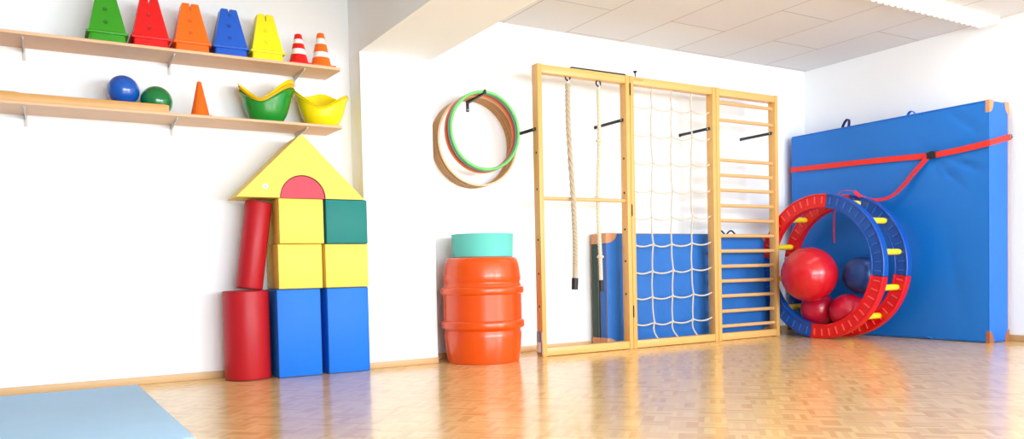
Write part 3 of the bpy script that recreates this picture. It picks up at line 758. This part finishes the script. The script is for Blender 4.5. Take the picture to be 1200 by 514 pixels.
# ------------------------------------------------------------------ rolling ring wheel
WY, WZ, WR, WI = 4.812, .667, .667, .537
wh = thing('rolling_ring', 'red and blue rolling ring wheel with yellow rungs', 'play wheel', (6.355, WY, 0))
def seg(x0, x1, a0, a1, m_, m2):
    """a0..a1 in degrees, seen from the room: 0 = towards the viewer's right, 90 = up"""
    m = MB(); n = 22; rings = []
    def pt(x, r, a): return (x, WY - r * math.cos(a), WZ + r * math.sin(a))
    l, e = .008, .005
    for k in range(n + 1):
        a = R_(a0 + (a1 - a0) * k / n)
        cs = [(x0 + e, WI), (x0, WI + e), (x0, WI + .014), (x0 + l, WI + .018), (x0 + l, WR - .018), (x0, WR - .014), (x0, WR - e), (x0 + e, WR),
              (x1 - e, WR), (x1, WR - e), (x1, WR - .014), (x1 - l, WR - .018), (x1 - l, WI + .018), (x1, WI + .014), (x1, WI + e), (x1 - e, WI)]
        rings.append([pt(x, r, a) for x, r in cs])
    m.loft(rings)
    nr = 12
    for q in range(nr):
        a = R_(a0 + (a1 - a0) * (q + .5) / nr); w = R_(.5)
        for xa, xb in ((x0 - .003, x0 + l + .002), (x1 - l - .002, x1 + .003)):
            r0, r1 = WI + .040, WR - .026
            vs = []
            for aa, r in ((a - w, r0), (a + w, r0), (a + w * .85, r1), (a - w * .85, r1)):
                vs.append((m.bm.verts.new(pt(xa, r, aa)), m.bm.verts.new(pt(xb, r, aa))))
            fs = [m.bm.faces.new([v[0] for v in vs]), m.bm.faces.new([v[1] for v in vs][::-1])]
            for i in range(4): fs.append(m.bm.faces.new((vs[i][0], vs[i][1], vs[(i + 1) % 4][1], vs[(i + 1) % 4][0])))
            bmesh.ops.recalc_face_normals(m.bm, faces=fs); m._mi(fs, 1)
    m.build('ring_segment', [m_, m2], wh, sharp=35)
for (x0, x1) in ((6.156, 6.226), (6.486, 6.556)):
    for a0, k in ((-8.5, 'blue'), (81.5, 'red'), (171.5, 'blue'), (261.5, 'red')):
        seg(x0, x1, a0 + .3, a0 + 89.7, M['wheel_' + k], M['rib_' + k])
for k in range(12):
    a = R_(11 + 30 * k); r = (WI + WR) / 2
    y, z = WY - r * math.cos(a), WZ + r * math.sin(a)
    MB().tube([(6.222, y, z), (6.236, y, z), (6.468, y, z), (6.484, y, z), (6.490, y, z)], [.026, .027, .027, .024, .018], 18).build('rung', M['wheel_yellow'], wh)
GB = 'exercise balls inside the ring wheel'
ball(6.120, 4.880, .594, .252, M['ball_red'], 'biggest red exercise ball, topmost inside the ring wheel', GB)
ball(6.355, 4.965, .260, .162, M['ball_rose'], 'raspberry ball under the biggest red ball', GB)
ball(6.355, 4.640, .248, .163, M['ball_rose'], 'raspberry ball under the dark blue ball', GB)
ball(6.425, 4.540, .580, .174, M['ball_navy'], 'dark blue exercise ball inside the ring wheel', GB)

# ------------------------------------------------------------------ mat on the floor
fm = thing('exercise_mat', 'pale blue exercise mat lying flat on the parquet', 'mat', (-.6, 4.54, 0))
m = MB(); pts = [(-1.9, 3.535), (.534, 3.542), (.50, 5.52), (-1.9, 5.52)]
m.prism(pts, 0.001, .021, 'Z', bev=.003); m.build('mat_surface', M['floor_mat'], fm)

# ------------------------------------------------------------------ ceiling lamp
lp = thing('ceiling_lamp', 'long white fluorescent louvre lamp on the ceiling', 'lamp', (5.6, 3.72, 2.68))
LX0, LX1, LY0, LY1, LZ0, LZ1 = 4.2, 7.0, 3.64, 3.80, 2.682, H - .001
MB().prism([(LY0, LZ1), (LY1, LZ1), (LY1, LZ0 + .02), (LY1 - .008, LZ0 + .018), (LY0 + .008, LZ0 + .018), (LY0, LZ0 + .02)], LX0, LX1, 'X', bev=.002).build('housing', M['lamp_body'], lp)
MB().box(LX0 + .02, LX1 - .02, LY0 + .012, LY1 - .012, LZ0 + .004, LZ0 + .0175).build('diffuser', M['lamp'], lp)
m = MB(); x = LX0 + .04
while x < LX1 - .03:
    m.prism([(LY0 + .004, LZ0 + .017), (LY1 + .014, LZ0 + .017), (LY1 + .014, LZ0 + .008), (LY1 - .004, LZ0 - .004), (LY0 + .012, LZ0 - .004)], x, x + .022, 'X'); x += .08
m.build('louvre', M['lamp_body'], lp)
for xa in (LX0 - .006, LX1): MB().box(xa, xa + .006, LY0 - .002, LY1 + .002, LZ0 - .003, LZ1).build('end_cap', M['lamp_body'], lp)

# ------------------------------------------------------------------ light
def area(name, loc, target, sx, sy, e, col=(1, 1, 1)):
    d = bpy.data.lights.new(name, 'AREA'); d.shape = 'RECTANGLE'; d.size = sx; d.size_y = sy; d.energy = e; d.color = col
    o = bpy.data.objects.new(name, d); C.objects.link(o); o.location = loc
    o.rotation_euler = (Vector(target) - Vector(loc)).to_track_quat('-Z', 'Y').to_euler(); return o
area('window_light', (3.0, -3.3, 1.5), (3.2, 5.0, 1.1), 2.2, 1.7, 222, (.81, .92, 1))
area('window_light', (5.9, -3.3, 1.5), (5.4, 5.0, 1.2), 2.2, 1.7, 282, (.81, .92, 1))
area('window_light', (.6, -3.3, 1.5), (1.2, 5.0, 1.1), 2.2, 1.7, 232, (.81, .92, 1))
d = bpy.data.lights.new('lamp_light', 'AREA'); d.shape = 'RECTANGLE'; d.size = 2.6; d.size_y = .12; d.energy = 7
o = bpy.data.objects.new('lamp_light', d); C.objects.link(o); o.location = (5.6, 3.72, LZ0 - .012)
w = bpy.data.worlds.new('World'); bpy.context.scene.world = w; w.use_nodes = True
bg = w.node_tree.nodes['Background']; bg.inputs[0].default_value = (.80, .915, 1, 1); bg.inputs[1].default_value = 1.34

# ------------------------------------------------------------------ camera
cd = bpy.data.cameras.new('camera'); cam = bpy.data.objects.new('camera', cd); C.objects.link(cam)
W_ = 1200.0
cd.sensor_fit = 'HORIZONTAL'; cd.sensor_width = 36.0; cd.lens = 923.9974 / W_ * 36.0
cd.shift_x = 0.0; cd.shift_y = (346.248 - 257.0) / W_
yaw, pitch, roll, hc = .5369, -.0331, -.0219, .6994
f = Vector((math.sin(yaw), math.cos(yaw), 0)); r = Vector((math.cos(yaw), -math.sin(yaw), 0)); u = Vector((0, 0, 1))
f2 = f * math.cos(pitch) + u * math.sin(pitch); u2 = u * math.cos(pitch) - f * math.sin(pitch)
r3 = r * math.cos(roll) + u2 * math.sin(roll); u3 = u2 * math.cos(roll) - r * math.sin(roll)
mt = Matrix((r3, u3, -f2)).transposed().to_4x4(); mt.translation = (0, 0, hc)
cam.matrix_world = mt
cd.clip_start = .05
sc = bpy.context.scene; sc.camera = cam
sc.view_settings.view_transform = 'Standard'; sc.view_settings.look = 'None'; sc.view_settings.exposure = 0.0
sc.cycles.max_bounces = 10; sc.cycles.diffuse_bounces = 6
